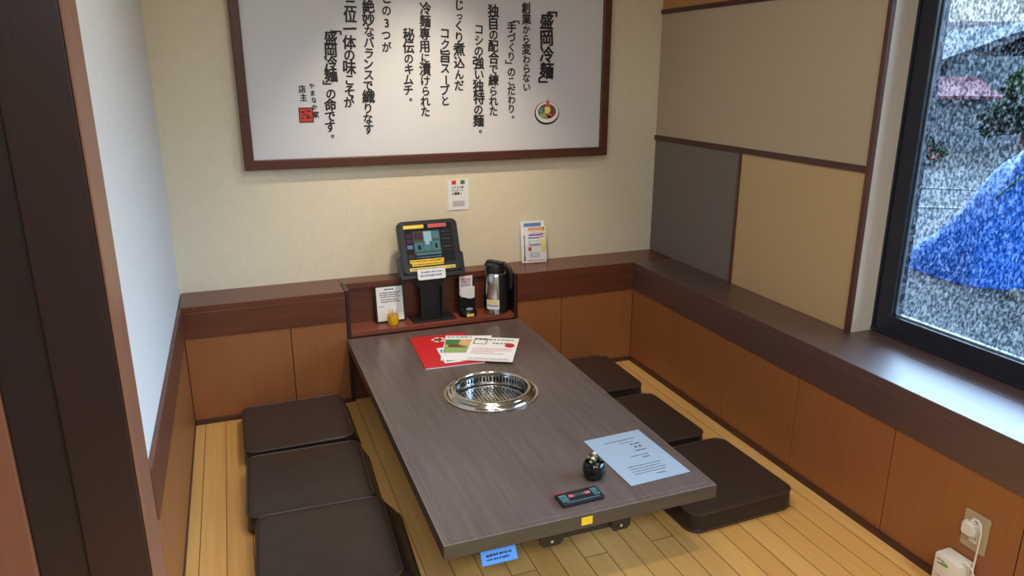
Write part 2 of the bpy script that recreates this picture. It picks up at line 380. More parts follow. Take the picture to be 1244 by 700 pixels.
# entrance post and boards to the left
struct(MB().box(-0.121, 0.004, -1.78, -1.611, 0, CEILZ, 0.004).build('trim_14', DARKZ))
struct(MB().box(0.0042, 0.0085, -1.779, -1.611, 0, CEILZ, 0.001).build('trim_17', wood('worn_brown_edge_board', lin(142, 98, 76), 0.12, 'z', 0.4)))
struct(MB().box(-0.219, -0.122, -1.765, -1.64, 0, CEILZ, 0.003).build('trim_15', wood('near_black_post_wood', lin(44, 30, 30), 0.12, 'z', 0.4)))
struct(MB().box(-0.6, -0.2195, -1.775, -1.66, -0.3, CEILZ, 0.003).build('trim_16', BROWNZ))

# ------------------------------------------------------------------ window
FX0, FX1 = 2.502, 2.56
wf = MB(); y0, y1, z0, z1 = WIN; fwid = 0.074
wf.box(FX0, FX1, y1-fwid, y1, z0, z1, 0.003); wf.box(FX0, FX1, y0, y0+fwid, z0, z1, 0.003)
wf.box(FX0, FX1, y0+fwid-.002, y1-fwid+.002, z0, z0+fwid, 0.003); wf.box(FX0, FX1, y0+fwid-.002, y1-fwid+.002, z1-fwid, z1, 0.003)
wf.box(FX0-0.008, FX0+.004, y0, y1, z0, z0+0.012, 0.001); wf.box(FX0-0.006, FX0+.004, y1-0.009, y1, z0, z1, 0.001)
win = struct(wf.build('window_1', NAVY))
MB().box(2.53, 2.534, y0+fwid-.004, y1-fwid+.004, z0+fwid-.004, z1-fwid+.004).build('window_glass', FILM, win)
gk = MB()
for a, b, c, d in ((y1-fwid-.006, y1-fwid, z0+fwid, z1-fwid), (y0+fwid, y0+fwid+.006, z0+fwid, z1-fwid), (y0+fwid, y1-fwid, z0+fwid, z0+fwid+.006), (y0+fwid, y1-fwid, z1-fwid-.006, z1-fwid)):
    gk.box(2.523, 2.53, a, b, c, d)
gk.build('window_gasket', base('grey_gasket', lin(110, 130, 150), 0.5)[0], win)

# ------------------------------------------------------------------ ceiling lamps and added fill panels
def downlight(x, y, energy, label, size=2.2, blend=0.9, col=(1, .84, .62), rot=(0, 0, 0)):
    t = thing('ceiling_downlight', label, 'lamp', (x, y, CEILZ), (0, 0, 0), 'ceiling downlights')
    MB().lathe([(0.044, 0.0), (0.062, 0.0), (0.066, -0.004), (0.062, -0.008), (0.046, -0.006)], n=32, cap=False).build('trim_ring', WHITEP, t, 40)
    MB().lathe([(0.001, -0.002), (0.045, -0.002), (0.045, -0.001), (0.001, -0.001)], n=32).build('lens', LAMPE, t)
    s = light('lamp_light', 'SPOT', (0, 0, -0.02), energy, col, rot, spot_size=size, spot_blend=blend, shadow_soft_size=0.035)
    s.parent = t
    return t
downlight(1.12, -0.80, LAMP_WALL, 'ceiling downlight over the table in front of the poster', 1.25, 1.0, (1, .84, .64), (0.40, 0, 0))
downlight(0.50, -2.70, LAMP_AISLE, 'ceiling downlight over the aisle beside the entrance post')
downlight(1.20, -2.70, LAMP_AISLE, 'ceiling downlight over the aisle beside the window')
def fill_panel(x, y, label, watts=FILL_PANEL_W, col=(.88, .94, 1)):  # unseen panels added only to brighten the booth and aisle
    t = thing('added_fill_light', label, 'lamp', (x, y, CEILZ), (0, 0, 0), 'added square fill lights')
    MB().box(-0.32, 0.32, -0.32, 0.32, -0.03, 0, 0.004).build('housing', WHITEP, t)
    MB().box(-0.29, 0.29, -0.29, 0.29, -0.036, -0.029).build('diffuser', PANELE, t)
    s = light('fill_panel_light', 'AREA', (0, 0, -0.04), watts, col, shape='SQUARE', size=0.56); s.parent = t
fill_panel(0.95, -1.6, 'added square fill light right above the low table', 8, (1, .93, .84))
fill_panel(1.5, -4.3, 'added square fill light behind the booth, nearer the window')
fill_panel(0.0, -4.3, 'added square fill light behind the booth, nearer the aisle')

# ------------------------------------------------------------------ framed poster on the back wall
PZ = 1.0736; PX0, PX1 = 0.3234, 2.0859; PT = 2.06; PB = 0.042
pt = thing('framed_poster', 'large brown framed poster of black brush lettering on back wall', 'poster', (0, 0, PZ))
f = MB(); hh = PT-PZ
f.box(PX0, PX1, -0.042, -0.001, 0, PB, 0.004); f.box(PX0, PX1, -0.042, -0.001, hh-PB, hh, 0.004)
f.box(PX0, PX0+PB, -0.042, -0.001, PB-.003, hh-PB+.003, 0.004); f.box(PX1-PB, PX1, -0.042, -0.001, PB-.003, hh-PB+.003, 0.004)
f.build('frame', FRAME, pt)
MB().box(PX0+.03, PX1-.03, -0.026, -0.004, 0.03, hh-.03).build('poster_sheet', BOARD, pt)
PM = Matrix(((1, 0, 0, 0), (0, 0, 1, -0.0275), (0, 1, 0, -PZ), (0, 0, 0, 1)))    # local xy -> wall plane, shallow in front of the sheet
KANA_SMALL = set('っゃゅょッャュョ')
def column(text, xt, zt, xb, zb, size, title=False):
    """one vertical line of brush writing from (xt,zt) down to (xb,zb)"""
    rnd = random.Random(text); wts = []
    for ch in text:
        k = 1.0
        if ch in '「」。': k = 0.55
        elif ch in KANA_SMALL: k = 0.7
        elif ord(ch) < 0x3100: k = 0.86
        wts.append(k)
    tot = sum(wts); acc = 0; items = []
    size *= .89
    for ch, k in zip(text, wts):
        t = (acc+k/2)/tot; acc += k
        x = xt+(xb-xt)*t; z = zt+(zb-zt)*t
        s = size*(1.0 if k == 1.0 else (0.85 if k > .8 else .7))
        rot = rnd.uniform(-.06, .06); c2 = ch
        if ch in '「」':
            rot = -PI/2; s = size*.9; x += (0.012 if ch == '「' else -0.012)
        elif ch == 'ー': rot = -PI/2
        elif ch == '。': x += size*.34; z += size*.12
        items.append((c2, x+rnd.uniform(-.002, .002), z, s*rnd.uniform(.95, 1.05), rot, 0.92))
    glyphs(items, PM, 0.034 if title else 0.030).build('lettering', INK, pt)
column('「盛岡冷麺」', 1.746, 1.79, 1.748, 1.405, 0.088, True)
column('創業から変わらない', 1.640, 1.795, 1.642, 1.390, 0.060)
column('「手づくり」のこだわり。', 1.565, 1.735, 1.566, 1.262, 0.062)
column('独自の配合で練られた', 1.476, 1.778, 1.473, 1.278, 0.066)
column('コシの強い独特の麺。', 1.404, 1.695, 1.396, 1.198, 0.070)
column('じっくり煮込んだ', 1.312, 1.798, 1.302, 1.396, 0.068)
column('コク旨スープと', 1.242, 1.675, 1.232, 1.328, 0.068)
column('冷麺専用に漬けられた', 1.153, 1.780, 1.137, 1.282, 0.066)
column('秘伝のキムチ。', 1.074, 1.668, 1.060, 1.350, 0.068)
column('この3つが', 0.981, 1.818, 0.968, 1.562, 0.066)
column('絶妙なバランスで織りなす', 0.902, 1.782, 0.868, 1.210, 0.068)
column('三位一体の味こそが', 0.822, 1.800, 0.790, 1.328, 0.072)
column('「盛岡冷麺」の命です。', 0.732, 1.678, 0.699, 1.196, 0.068)
column('やまなか家', 0.633, 1.440, 0.645, 1.285, 0.034)
column('店主', 0.594, 1.430, 0.594, 1.358, 0.038)
# the red seal and the little bowl drawing
q = MB(); q.box(0.570, 0.632, -0.0276, -0.0262, 1.272-PZ, 1.336-PZ); q.build('seal', SEALRED, pt)
q = MB()
for x0, x1, a, b in ((0.570, 0.574, 1.272, 1.336), (0.628, 0.632, 1.272, 1.336), (0.570, 0.632, 1.272, 1.276), (0.570, 0.632, 1.332, 1.336), (0.580, 0.596, 1.314, 1.320), (0.604, 0.622, 1.318, 1.324), (0.582, 0.590, 1.288, 1.294), (0.600, 0.620, 1.290, 1.296), (0.606, 0.612, 1.296, 1.306), (0.584, 0.604, 1.302, 1.306)):
    q.box(x0, x1, -0.0280, -0.0275, a-PZ, b-PZ)
q.build('seal_mark', INK, pt)
def disc(cx, cz, rx, rz, y, mt, nm, n=28, rot=0):
    pts = []
    for i in range(n):
        a = 2*PI*i/n; u, v = rx*math.cos(a), rz*math.sin(a)
        pts.append((cx+u*math.cos(rot)-v*math.sin(rot), cz-PZ+u*math.sin(rot)+v*math.cos(rot)))
    return MB().prism(pts, y, y+0.0006, 'y').build(nm, mt, pt)
disc(1.752, 1.290, 0.066, 0.056, -0.0272, INK, 'bowl_outline')
disc(1.753, 1.294, 0.061, 0.050, -0.0276, PAPER, 'bowl_drawing')
disc(1.752, 1.298, 0.048, 0.036, -0.0280, BROWNP, 'bowl_broth')
for cx, cz, a, b, mt in ((1.724, 1.303, .016, .014, TEAL), (1.752, 1.305, .02, .016, LYELLOW), (1.730, 1.280, .017, .012, LGREEN), (1.765, 1.279, .016, .012, PINK), (1.782, 1.297, .015, .014, BROWNP), (1.757, 1.272, .018, .006, TANP)):
    disc(cx, cz, a, b, -0.0284, mt, 'topping')
MB().prism([(1.742, 1.320-PZ), (1.772, 1.318-PZ), (1.754, 1.362-PZ)], -0.0284, -0.0279, 'y').build('topping', PINK, pt)

# ------------------------------------------------------------------ notice card on the wall
nt_ = thing('wall_notice', 'small white notice card on back wall under the poster', 'notice', (1.297, -0.001, 0.833))
MB().box(-0.053, 0.053, -0.0025, 0, 0, 0.146, 0.001).build('card', PAPER, nt_)
def onface(y): return Matrix(((1, 0, 0, 0), (0, 0, -1, y), (0, 1, 0, 0), (0, 0, 0, 1)))
def flat(mb, name, mt, parent, M):
    mb.bm.transform(M); return mb.build(name, mt, parent)
M = onface(-0.0026)
flat(rect(-.034, -.012, .126, .1455), 'flag', SEALRED, nt_, M); flat(rect(.010, .032, .126, .1455), 'flag', GREEN, nt_, M)
glyphs([(c, -.030+.0125*i, .110, .0125, 0, 1) for i, c in enumerate('クチコミ部')]+[(c, -.030+.0125*i, .0955, .0125, 0, 1) for i, c in enumerate('アンケート')]+[(c, -.028+.014*i, .080, .0145, 0, 1) for i, c in enumerate('大募集!')], M @ Matrix.Translation((0, 0, .0002)), .03).build('lettering', INK, nt_)
r = MB()
for i, y in enumerate((.042, .034, .027, .020)): rows(r, -.030, .030, y, .004, i)
flat(r, 'small_print', GREYINK, nt_, M)

# ------------------------------------------------------------------ shelf unit let into the ledge behind the table
T = 0.3133; SH = T+0.027
un = thing('tabletop_shelf_unit', 'dark wooden shelf niche let into ledge at the head of the table', 'shelf', (0, 0, 0))
MB().box(UX0, UX0+0.017, -D-0.002, -0.092, 0.0, H+0.003, 0.002).build('end_panel', DARKZ, un)
MB().box(UX1-0.017, UX1, -D-0.002, -0.092, 0.0, H+0.003, 0.002).build('end_panel', DARKZ, un)
SHELF = wood('reddish_shelf_wood', lin(128, 66, 48), 0.16, 'x', 0.35)
MB().box(UX0+0.0175, UX1-0.0175, -D+0.002, -0.093, SH-0.022, SH, 0.0015).build('shelf_board', SHELF, un)
MB().box(UX0+0.0175, UX1-0.0175, -0.092, -0.072, 0.0, H-0.031, 0.001).build('back_panel', DARK, un)
MB().box(UX0+0.0, UX1, -0.104, -0.001, H-0.03, H, 0.002).build('ledge_board', DARK, un)
MB().box(UX0+0.0175, UX1-0.0175, -D+0.02, -D+0.035, 0.0, SH-0.023, 0.001).build('front_panel', DARK, un)

# ------------------------------------------------------------------ grill table
TX0, TX1, TY0, TY1 = 0.6896, 1.5215, -D-0.004, -1.858
GC = Vector((1.114, -1.003)); GR = 0.172
tb = thing('grill_table', 'long low dark brown table with a round steel grill in it', 'table', (0, 0, 0))
def slab_with_hole(x0, x1, y0, y1, z0, z1, hole=None, n=64, r=0.006):
    b = bmesh.new()
    op = rrect(x1-x0, y1-y0, r, 4, (x0+x1)/2, (y0+y1)/2)
    loops = [op]
    if hole: loops.append([(hole[0]+hole[2]*math.cos(2*PI*i/n), hole[1]+hole[2]*math.sin(2*PI*i/n)) for i in range(n)])
    top = []; bot = []
    for lp in loops:
        a = [b.verts.new((x, y, z1)) for x, y in lp]; c = [b.verts.new((x, y, z0)) for x, y in lp]
        k = len(lp); ea = [b.edges.new((a[i], a[(i+1) % k])) for i in range(k)]; ec = [b.edges.new((c[i], c[(i+1) % k])) for i in range(k)]
        top += ea; bot += ec
        for i in range(k): b.faces.new((a[i], a[(i+1) % k], c[(i+1) % k], c[i]))
    bmesh.ops.triangle_fill(b, use_beauty=True, edges=top); bmesh.ops.triangle_fill(b, use_beauty=True, edges=bot)
    bmesh.ops.recalc_face_normals(b, faces=list(b.faces))
    return b
m = MB(); m.add(slab_with_hole(TX0+.0005, TX1-.0005, TY1+.0005, TY0, T-0.040, T, (GC.x, GC.y, 0.150))); m.build('tabletop', TABLE, tb)
# edge band round the rim (front and two long sides), a hair proud, with its pale inner line
eb = MB()
for a in ((TX0-.003, TX1+.003, TY1-.003, TY1+.0015, T-.042, T+.0008), (TX0-.003, TX0+.0015, TY1, TY0, T-.042, T+.0008), (TX1-.0015, TX1+.003, TY1, TY0, T-.042, T+.0008)): eb.box(*a, 0.0015)
eb.build('edge_band', TSIDE, tb)
ln = MB()
for a in ((TX0+.018, TX1-.018, TY1+.018, TY1+.0196), (TX0+.018, TX0+.0196, TY1+.018, TY0), (TX1-.0196, TX1-.018, TY1+.018, TY0),
          (TX0-.002, TX1+.002, TY1-.0020, TY1+.0012), (TX0-.002, TX0+.001, TY1, TY0), (TX1-.001, TX1+.002, TY1, TY0)): ln.box(*a, T+.0003, T+.0010)
ln.build('inlay_line', TEDGE, tb)
MB().box(GC.x-.17, GC.x+.17, GC.y-.22, GC.y+.22, 0.0, T-.041, 0.004).build('pedestal', BLACKM, tb)
fr = MB(); fr.box(0.97, 1.24, -1.835, -1.815, T-.078, T-.041, .001); fr.box(0.97, 0.99, -1.815, -1.2, T-.07, T-.041, .001); fr.box(1.22, 1.24, -1.815, -1.2, T-.07, T-.041, .001)
fr.build('under_frame', BLACKM, tb)
for x0, x1 in ((0.965, 1.035), (1.185, 1.248)):
    p = [(x0, T-.041), (x0, T-.078), (x0+.010, T-.090), (x1-.010, T-.090), (x1, T-.078), (x1, T-.041)]
    bk = MB().prism(p, -1.842, -1.836, 'y').build('bracket', BLACKM, tb)
    MB().lathe([(0.0005, 0), (.0045, 0), (.0045, .003), (.0005, .003)], n=12, mat=Matrix.Translation(((x0+x1)/2, -1.842, T-.074)) @ Matrix.Rotation(PI/2, 4, 'X')).build('screw', STEEL, bk)
MB().box(0.93, 0.966, -1.846, -1.832, T-.056, T-.0415, .002).build('connector', BLACKP, tb)
hb_ = MB().box(0.764, 0.90, -1.846, -1.80, T-.060, T-.042, .003).build('label_holder', BLACKP, tb)
lb = MB().box(-.05, .05, -.019, .019, 0, .003, .001, mat=Matrix.Translation((0.838, -1.858, T-.066)) @ Euler((math.radians(58), 0, 0)).to_matrix().to_4x4()).build('blue_label', LABELB, hb_); lb['label'] = 'blue printed label'
r = MB(); rows(r, -.036, .036, .005, .007, 2); rows(r, -.036, .03, -.006, .005, 4)
flat(r, 'lettering', INK, lb, Matrix.Translation((0.838, -1.858, T-.066)) @ Euler((math.radians(58), 0, 0)).to_matrix().to_4x4() @ Matrix.Translation((0, 0, .0032)))
sk = MB().box(1.080, 1.114, TY1-.0045, TY1-.0028, T-.031, T-.007).build('sticker', YELLOW, tb); sk['label'] = 'yellow sticker on the front edge'
# the grill: flange, raised ring, slotted wall, wire mesh
gr = MB()
gr.lathe([(.150, .0005), (.178, .0005), (.1815, .002), (.1815, .004), (.176, .0055), (.171, .004), (.169, .008), (.164, .013), (.160, .0135), (.157, .017), (.153, .022), (.147, .0245), (.1405, .0235), (.138, .019), (.138, .004), (.150, .004)], (GC.x, GC.y, T), 96, cap=False)
gr.build('grill_ring', STEELR, tb, 50)
n = 64; sl = MB(); R1 = .1382
def P(r_, a, z): return (GC.x+r_*math.cos(a), GC.y+r_*math.sin(a), T+z)
for i in range(n):
    a0, a1 = 2*PI*i/n, 2*PI*(i+1)/n
    for z0_, z1_ in ((.011, .020), (-.050, -.016)): sl.quad([P(R1, a0, z0_), P(R1, a1, z0_), P(R1, a1, z1_), P(R1, a0, z1_)])
    am = a0+(a1-a0)*.5
    sl.quad([P(R1, a0, -.016), P(R1, am, -.016), P(R1, am, .011), P(R1, a0, .011)])
sl.build('slotted_collar', STEELR, tb)
MB().lathe([(.149, .006), (.149, -.075), (.02, -.075)], (GC.x, GC.y, T), 64, cap=False).build('burner_well', BLACKM, tb, 40)
wm = MB(); RM = .126; k = 9
for i in range(-k, k+1):
    d = i*RM/k*.999; h = math.sqrt(max(0, RM*RM-d*d))
    if h < .01: continue
    wm.box(GC.x+d-.0026, GC.x+d+.0026, GC.y-h, GC.y+h, T-.0335, T-.0315); wm.box(GC.x-h, GC.x+h, GC.y+d-.0026, GC.y+d+.0026, T-.0320, T-.0300)
wm.tube([P(RM, 2*PI*i/64, -.032) for i in range(64)], .0022, 8, True)
wm.build('wire_mesh', STEEL, tb)
MB().lathe([(.1375, -.050), (.137, -.036), (.128, -.038), (.126, -.050)], (GC.x, GC.y, T), 64, cap=False).build('mesh_seat', STEEL, tb, 40)

# ------------------------------------------------------------------ floor cushions
def make_cushion(w=0.43, d=0.43, h=0.072, seed=0, slump=0.0):
    n = 12; rr = .045
    prof = [(0, 1)]+[(k_, 1.0) for k_ in (.12, .25, .38, .5, .62, .74, .84, .91, .96)]+[(.985, .985), (1.0, .962)]   # (share of half size, height share)
    rnd = random.Random(seed); ph = [rnd.uniform(0, 6.28) for _ in range(6)]
    b = bmesh.new(); rings = []
    op = rrect(w, d, rr, n)
    def ring(s, z, wob=0.0):
        out = []
        for i, (x, y) in enumerate(op):
            a = 2*PI*i/len(op)
            X_, Y_ = 2*x*s/w, 2*y*s/d
            dz = wob*(math.sin(6*x*s/w+ph[0])*math.sin(5*y*s/d+ph[1])+.5*math.sin(9*x*s/w+5*y*s/d+ph[2])*(1-X_*X_)*(1-Y_*Y_))
            dz += .006*max(0, 1-X_**4)*max(0, 1-Y_**4)*(wob > 0)
            out.append(b.verts.new((x*s, y*s, z+dz)))
        return out
    c = b.verts.new((0, 0, h+.006+.0025*math.sin(ph[0])*math.sin(ph[1])+.00125*math.sin(ph[2])))
    for s, k in prof[1:]: rings.append(ring(s, h*k, .0025))
    m_ = len(op)
    for i in range(m_): b.faces.new((c, rings[0][i], rings[0][(i+1) % m_]))
    for a, q_ in zip(rings, rings[1:]):
        for i in range(m_): b.faces.new((a[i], q_[i], q_[(i+1) % m_], a[(i+1) % m_]))
    top = [v.co.copy() for v in rings[len(prof)-2]]; last = [v.co.copy() for v in rings[-1]]
    bmesh.ops.recalc_face_normals(b, faces=list(b.faces))
    g_ = bmesh.new(); gr_ = [[g_.verts.new(p+Vector((-p.x*.004, -p.y*.004, -.0005))) for p in last]]
    for s, k in ((1.004, .86), (1.012, .6), (1.016, .4), (1.012, .18), (1.004, .06), (.985, .0)):
        row = []
        for i, (x, y) in enumerate(op):
            f_ = (1-k)*max(0.0, x/(w/2)*2-1)
            row.append(g_.verts.new((x*s+slump*f_, y*s, h*k+.002*k*math.sin(9*2*PI*i/m_+ph[3]))))
        gr_.append(row)
    for a, q_ in zip(gr_, gr_[1:]):
        for i in range(m_): g_.faces.new((a[i], q_[i], q_[(i+1) % m_], a[(i+1) % m_]))
    g_.faces.new(gr_[-1][::-1])
    low = [v.co.copy() for v in gr_[-3]]
    bmesh.ops.recalc_face_normals(g_, faces=list(g_.faces))
    return b, g_, [p+Vector((p.x*.004, p.y*.004, .001)) for p in top], low
def cushion(x, y, rot, label, seed, w=.43, d=.43, h=.072, tilt=(0, 0), slump=0.0):
    t = thing('floor_cushion', label, 'cushion', (x, y, 0.0), (tilt[0], tilt[1], rot), 'leatherette cushions on both sides of the table')
    b, sd, top, low = make_cushion(w, d, h, seed, slump)
    MB().add(b).build('cover', LEATHER, t, 60)
    MB().add(sd).build('shaded_side', LEATHER_SHADE, t, 60)
    MB().tube(top, .0032, 6, True).build('piping', PIPING, t, 60)
    MB().tube(low, .0028, 6, True).build('piping', PIPING, t, 60)
    return t
cushion(0.419, -0.488, 0.00, 'dark brown floor cushion left of the table, farthest, against back wainscot', 1, .42, .43, slump=.03)
cushion(0.420, -0.957, -0.03, 'dark brown floor cushion left of the table, middle one of the three', 2, .42, .43, slump=.035)
cushion(0.430, -1.405, -0.04, 'dark brown floor cushion left of the table, nearest, beside the entrance post', 3, .41, .44, .082, slump=.065)
cushion(1.775, -0.480, -0.02, 'dark brown floor cushion right of the table, farthest, near the back corner', 4, .42, .42)
cushion(1.762, -0.985, 0.02, 'dark brown floor cushion right of the table, middle one, half under the tabletop', 5, .42, .43)
cushion(1.795, -1.462, 0.03, 'dark brown floor cushion right of the table, nearest, showing its whole front edge', 6, .43, .42, .075)

# ------------------------------------------------------------------ papers on the table
def sheet(name, label, cat, tl, tr, h, z0, thick, mt, edge=None):
    """a paper: far-left corner tl, far-right corner tr, length h towards the viewer"""
    tl, tr = Vector(tl), Vector(tr); ww = (tr-tl).length; a = math.atan2((tr-tl).y, (tr-tl).x)
    t = thing(name, label, cat, (tl.x, tl.y, z0), (0, 0, a))
    b = MB().box(0, ww, -h, 0, 0, thick).build('page' if thick < .0015 else 'cover', mt, t)
    if edge: MB().box(.001, ww-.001, -h-.0004, -.001, .0006, thick-.0006).build('pages', edge, t)
    M_ = Matrix(((1, 0, 0, 0), (0, 1, 0, 0), (0, 0, 1, thick+.0001), (0, 0, 0, 1)))
    return t, ww, M_
t, ww, M = sheet('menu_booklet', 'large red menu booklet lowest in the pile by the grill', 'menu', (0.953, -0.330), (1.207, -0.345), .378, T+.0012, .005, RED, PAPER)
flat(rect(.09, .235, -.345, -.165), 'photo_box', PAPER, t, M); flat(rect(.10, .145, -.27, -.19, .0005), 'photo', BLUEP, t, M); flat(rect(.10, .14, -.33, -.29, .0005), 'photo', GREEN, t, M)
r = MB(); 
for k in range(5): r.prism([(.120+.03*math.cos(a), -.062+.03*math.sin(a)) for a in [k*1.256+j*.2 for j in range(5)]]+[(.120+.02*math.cos(a), -.062+.02*math.sin(a)) for a in [k*1.256+j*.2 for j in range(4, -1, -1)]], 0, .0004)
flat(r, 'emblem', PAPER, t, M)
flat(MB().prism([(.120+.018*math.cos(i*.3927), -.062+.018*math.sin(i*.3927)) for i in range(16)], 0, .0004), 'emblem', BROWNP, t, M)
t, ww, M = sheet('menu_leaflet', 'green and white menu leaflet with food photo, middle of the pile', 'menu', (1.114, -0.366), (1.312, -0.438), .297, T+.0070, .002, PAPER)
flat(rect(.004, ww-.004, -.285, -.050), 'photo', LGREEN, t, M); flat(rect(.004, ww-.004, -.13, -.052, .0005), 'photo', TANP, t, M); flat(rect(.004, .07, -.12, -.055, .0007), 'photo', GREEN, t, M)
flat(rect(.02, .10, -.15, -.115, .0008), 'photo', BROWNP, t, M); flat(rect(.004, ww-.004, -.29, -.215, .0005), 'photo', PAPER, t, M)
flat(MB().prism([(.12+.055*math.cos(i*.3927), -.105+.035*math.sin(i*.3927)) for i in range(16)], 0, .0009), 'photo', TANP, t, M)
r = MB(); rows(r, .01, .12, -.02, .016, 3); flat(r, 'lettering', TEAL, t, M)
t, ww, M = sheet('price_flyer', 'white printed flyer on top of the menu pile', 'flyer', (1.227, -0.430), (1.415, -0.526), .283, T+.0104, .0008, PAPER)
r = MB()
for i, (a, b, y, h) in enumerate(((.075, .19, -.030, .014), (.10, .185, -.075, .016), (.02, .16, -.20, .006), (.02, .19, -.255, .006))): flat(rows(MB(), a, b, y, h, i+20), 'lettering', GREYINK, t, M)
r = MB(); r.box(.012, .072, -.024, -.019, 0, .0004); r.box(.012, .072, -.090, -.085, 0, .0004); r.box(.012, .016, -.09, -.02, 0, .0004); r.box(.068, .072, -.09, -.02, 0, .0004)
rows(r, .014, .07, -.03, .014, 41); flat(r, 'box_frame', INK, t, M)
for a, b, y, h, i in ((.02, .19, -.14, .008, 31), (.02, .19, -.16, .008, 32), (.02, .12, -.18, .008, 33), (.015, .195, -.27, .006, 34)): flat(rows(MB(), a, b, y, h, i), 'lettering', PINK, t, M)
flat(MB().prism([(.178+.022*math.cos(i*.3927), -.095+.026*math.sin(i*.3927)) for i in range(16)], 0, .0006), 'red_mark', RED, t, M)
# notice sheet near the front right corner of the table
t, ww, M = sheet('notice_sheet', 'single white printed sheet lying near the front right table corner', 'paper', (1.271, -1.482), (1.4815, -1.474), .297, T+.0012, .0006, PAPERB)
for a in ((.055, .165, -.045, .0055, 1), (.10, .15, -.063, .004, 12), (.045, .165, -.205, .0045, 2), (.045, .153, -.219, .0045, 3), (.045, .165, -.233, .0045, 4), (.045, .153, -.247, .0045, 5), (.11, .145, -.265, .006, 9),
          (.13, .165, -.080, .010, 13), (.135, .16, -.10, .014, 14), (.125, .165, -.122, .008, 15), (.09, .155, -.150, .005, 16), (.125, .15, -.165, .006, 17)):
    flat(rows(MB(), *a), 'lettering', GREYINK, t, M)

# ------------------------------------------------------------------ small black jar and black card case at the table front
jr = thing('flower_jar', 'small round glossy black jar of pale buds beside the notice sheet', 'jar', (1.202, -1.694, T+.001))
MB().lathe([(.022, 0), (.027, .003), (.0335, .016), (.0355, .03), (.034, .043), (.029, .053), (.0265, .055), (.024, .052), (.028, .035), (.02, .02), (.001, .018)], n=32, cap=False).build('jar_body', GLAZE, jr, 60)
rnd = random.Random(5); st = MB()
for i in range(16):
    a = rnd.uniform(0, 6.28); rr_ = rnd.uniform(.004, .021); x, y = rr_*math.cos(a), rr_*math.sin(a); hz = .064+rnd.uniform(-.008, .012)
    st.tube([(x*.5, y*.5, .022), (x, y, hz)], .0016, 6)
    if i % 2 == 0:
        bmx = bmesh.new(); bmesh.ops.create_icosphere(bmx, subdivisions=2, radius=rnd.uniform(.0045, .0065)); bmx.transform(Matrix.Translation((x, y, hz)) @ Matrix.Diagonal((1, 1, .75, 1)))
        MB().add(bmx).build('bud', PALE if i % 4 == 0 else speckle('olive_bud', lin(110, 104, 74), .2, 60), jr, 60)
    else:
        bmx = bmesh.new(); bmesh.ops.create_icosphere(bmx, subdivisions=2, radius=.006); bmx.transform(Matrix.Translation((x, y, hz-.004)))
        st.add(bmx)
st.build('stems', STEM, jr, 60)
cs = thing('card_case', 'flat black case with pale print and red tab beside the jar', 'case', (1.112, -1.782, T+.001), (0, 0, .03))
MB().box(-.066, .066, -.030, .030, 0, .010, .002).build('case_body', BLACKP, cs)
M = Matrix.Translation((0, 0, .0101))
flat(rect(-.066, -.030, .0295, .0345, .002), 'red_tab', RED, cs, Matrix.Translation((0, 0, .006)))
flat(rect(-.032, -.018, .000, .012), 'print_block', PINK, cs, M); flat(rect(.020, .036, .000, .012), 'print_block', PINK, cs, M)
r = MB(); r.box(-.017, .019, .001, .011, 0, .0003); flat(r, 'print_block', GREYINK, cs, M)
r = MB(); rows(r, -.012, .014, .006, .005, 2); flat(r, 'lettering', INK, cs, M @ Matrix.Translation((0, 0, .0003)))
r = MB(); 
for i, y in enumerate((.014, .006, -.004, -.014)): rows(r, -.060, -.038, y, .006, i); rows(r, .042, .060, y+.004, .006, i+9)
rows(r, -.05, .055, -.022, .003, 3)
flat(r, 'lettering', TEAL, cs, M)

# ------------------------------------------------------------------ things on the shelf
# order tablet on its stand
tbx, tby = 1.108, -0.158
ta = thing('order_tablet', 'black ordering tablet on a pedestal stand with yellow stickers', 'tablet', (tbx, tby, SH+.0005), (0, 0, 0.03))
MB().box(-.105, .105, -.048, .05, 0, .008, .003).build('stand_base', BLACKM, ta)
nk = MB().prism([(-.058, .006), (.052, .006), (.052, .155), (.108, .232), (.108, .262), (-.108, .262), (-.108, .232), (-.058, .155)], .012, .022, 'y', .002)
nk.box(-.058, -.050, -.012, .022, .006, .155, .002); nk.box(.044, .052, -.012, .022, .006, .155, .002)
nk.build('stand_neck', BLACKM, ta)
TM = Matrix.Translation((0.002, -.018, .232)) @ Euler((math.radians(-22), 0, 0)).to_matrix().to_4x4()   # tablet plane: local x, z up its face, -y outward
bd = MB(); bd.prism(rrect(.292, .252, .026, 6, 0, .126), -.020, .018, 'y', .005, TM)
tabb = bd.build('tablet_case', BLACKP, ta, 35)
br = MB()
br.prism([(-.158, .0), (-.158, .085), (-.146, .095), (-.142, .03), (-.142, -.012)], -.012, .038, 'y', .001, TM); br.prism([(.158, .0), (.158, .085), (.146, .095), (.142, .03), (.142, -.012)], -.012, .038, 'y', .001, TM)
br.box(-.158, .158, -.012, .034, -.022, -.001, .003, TM)
br.build('cradle', BLACKP, ta)
SM = TM @ Matrix(((1, 0, 0, 0), (0, 0, -1, -.0204), (0, 1, 0, 0), (0, 0, 0, 1)))
scr = flat(rect(-.116, .116, .048, .232, .0005), 'screen', SCR_BG, tabb, SM)
def ui(x0, x1, y0, y1, mt, z=.0006): flat(rect(x0, x1, y0, y1, .0003), 'screen_tile', mt, tabb, SM @ Matrix.Translation((0, 0, z)))
ui(-.078, .052, .092, .200, SCR_B); ui(-.074, -.035, .105, .145, SCR_A, .0009); ui(-.030, .005, .105, .150, SCR_A, .0009); ui(.010, .048, .105, .150, SCR_A, .0009)
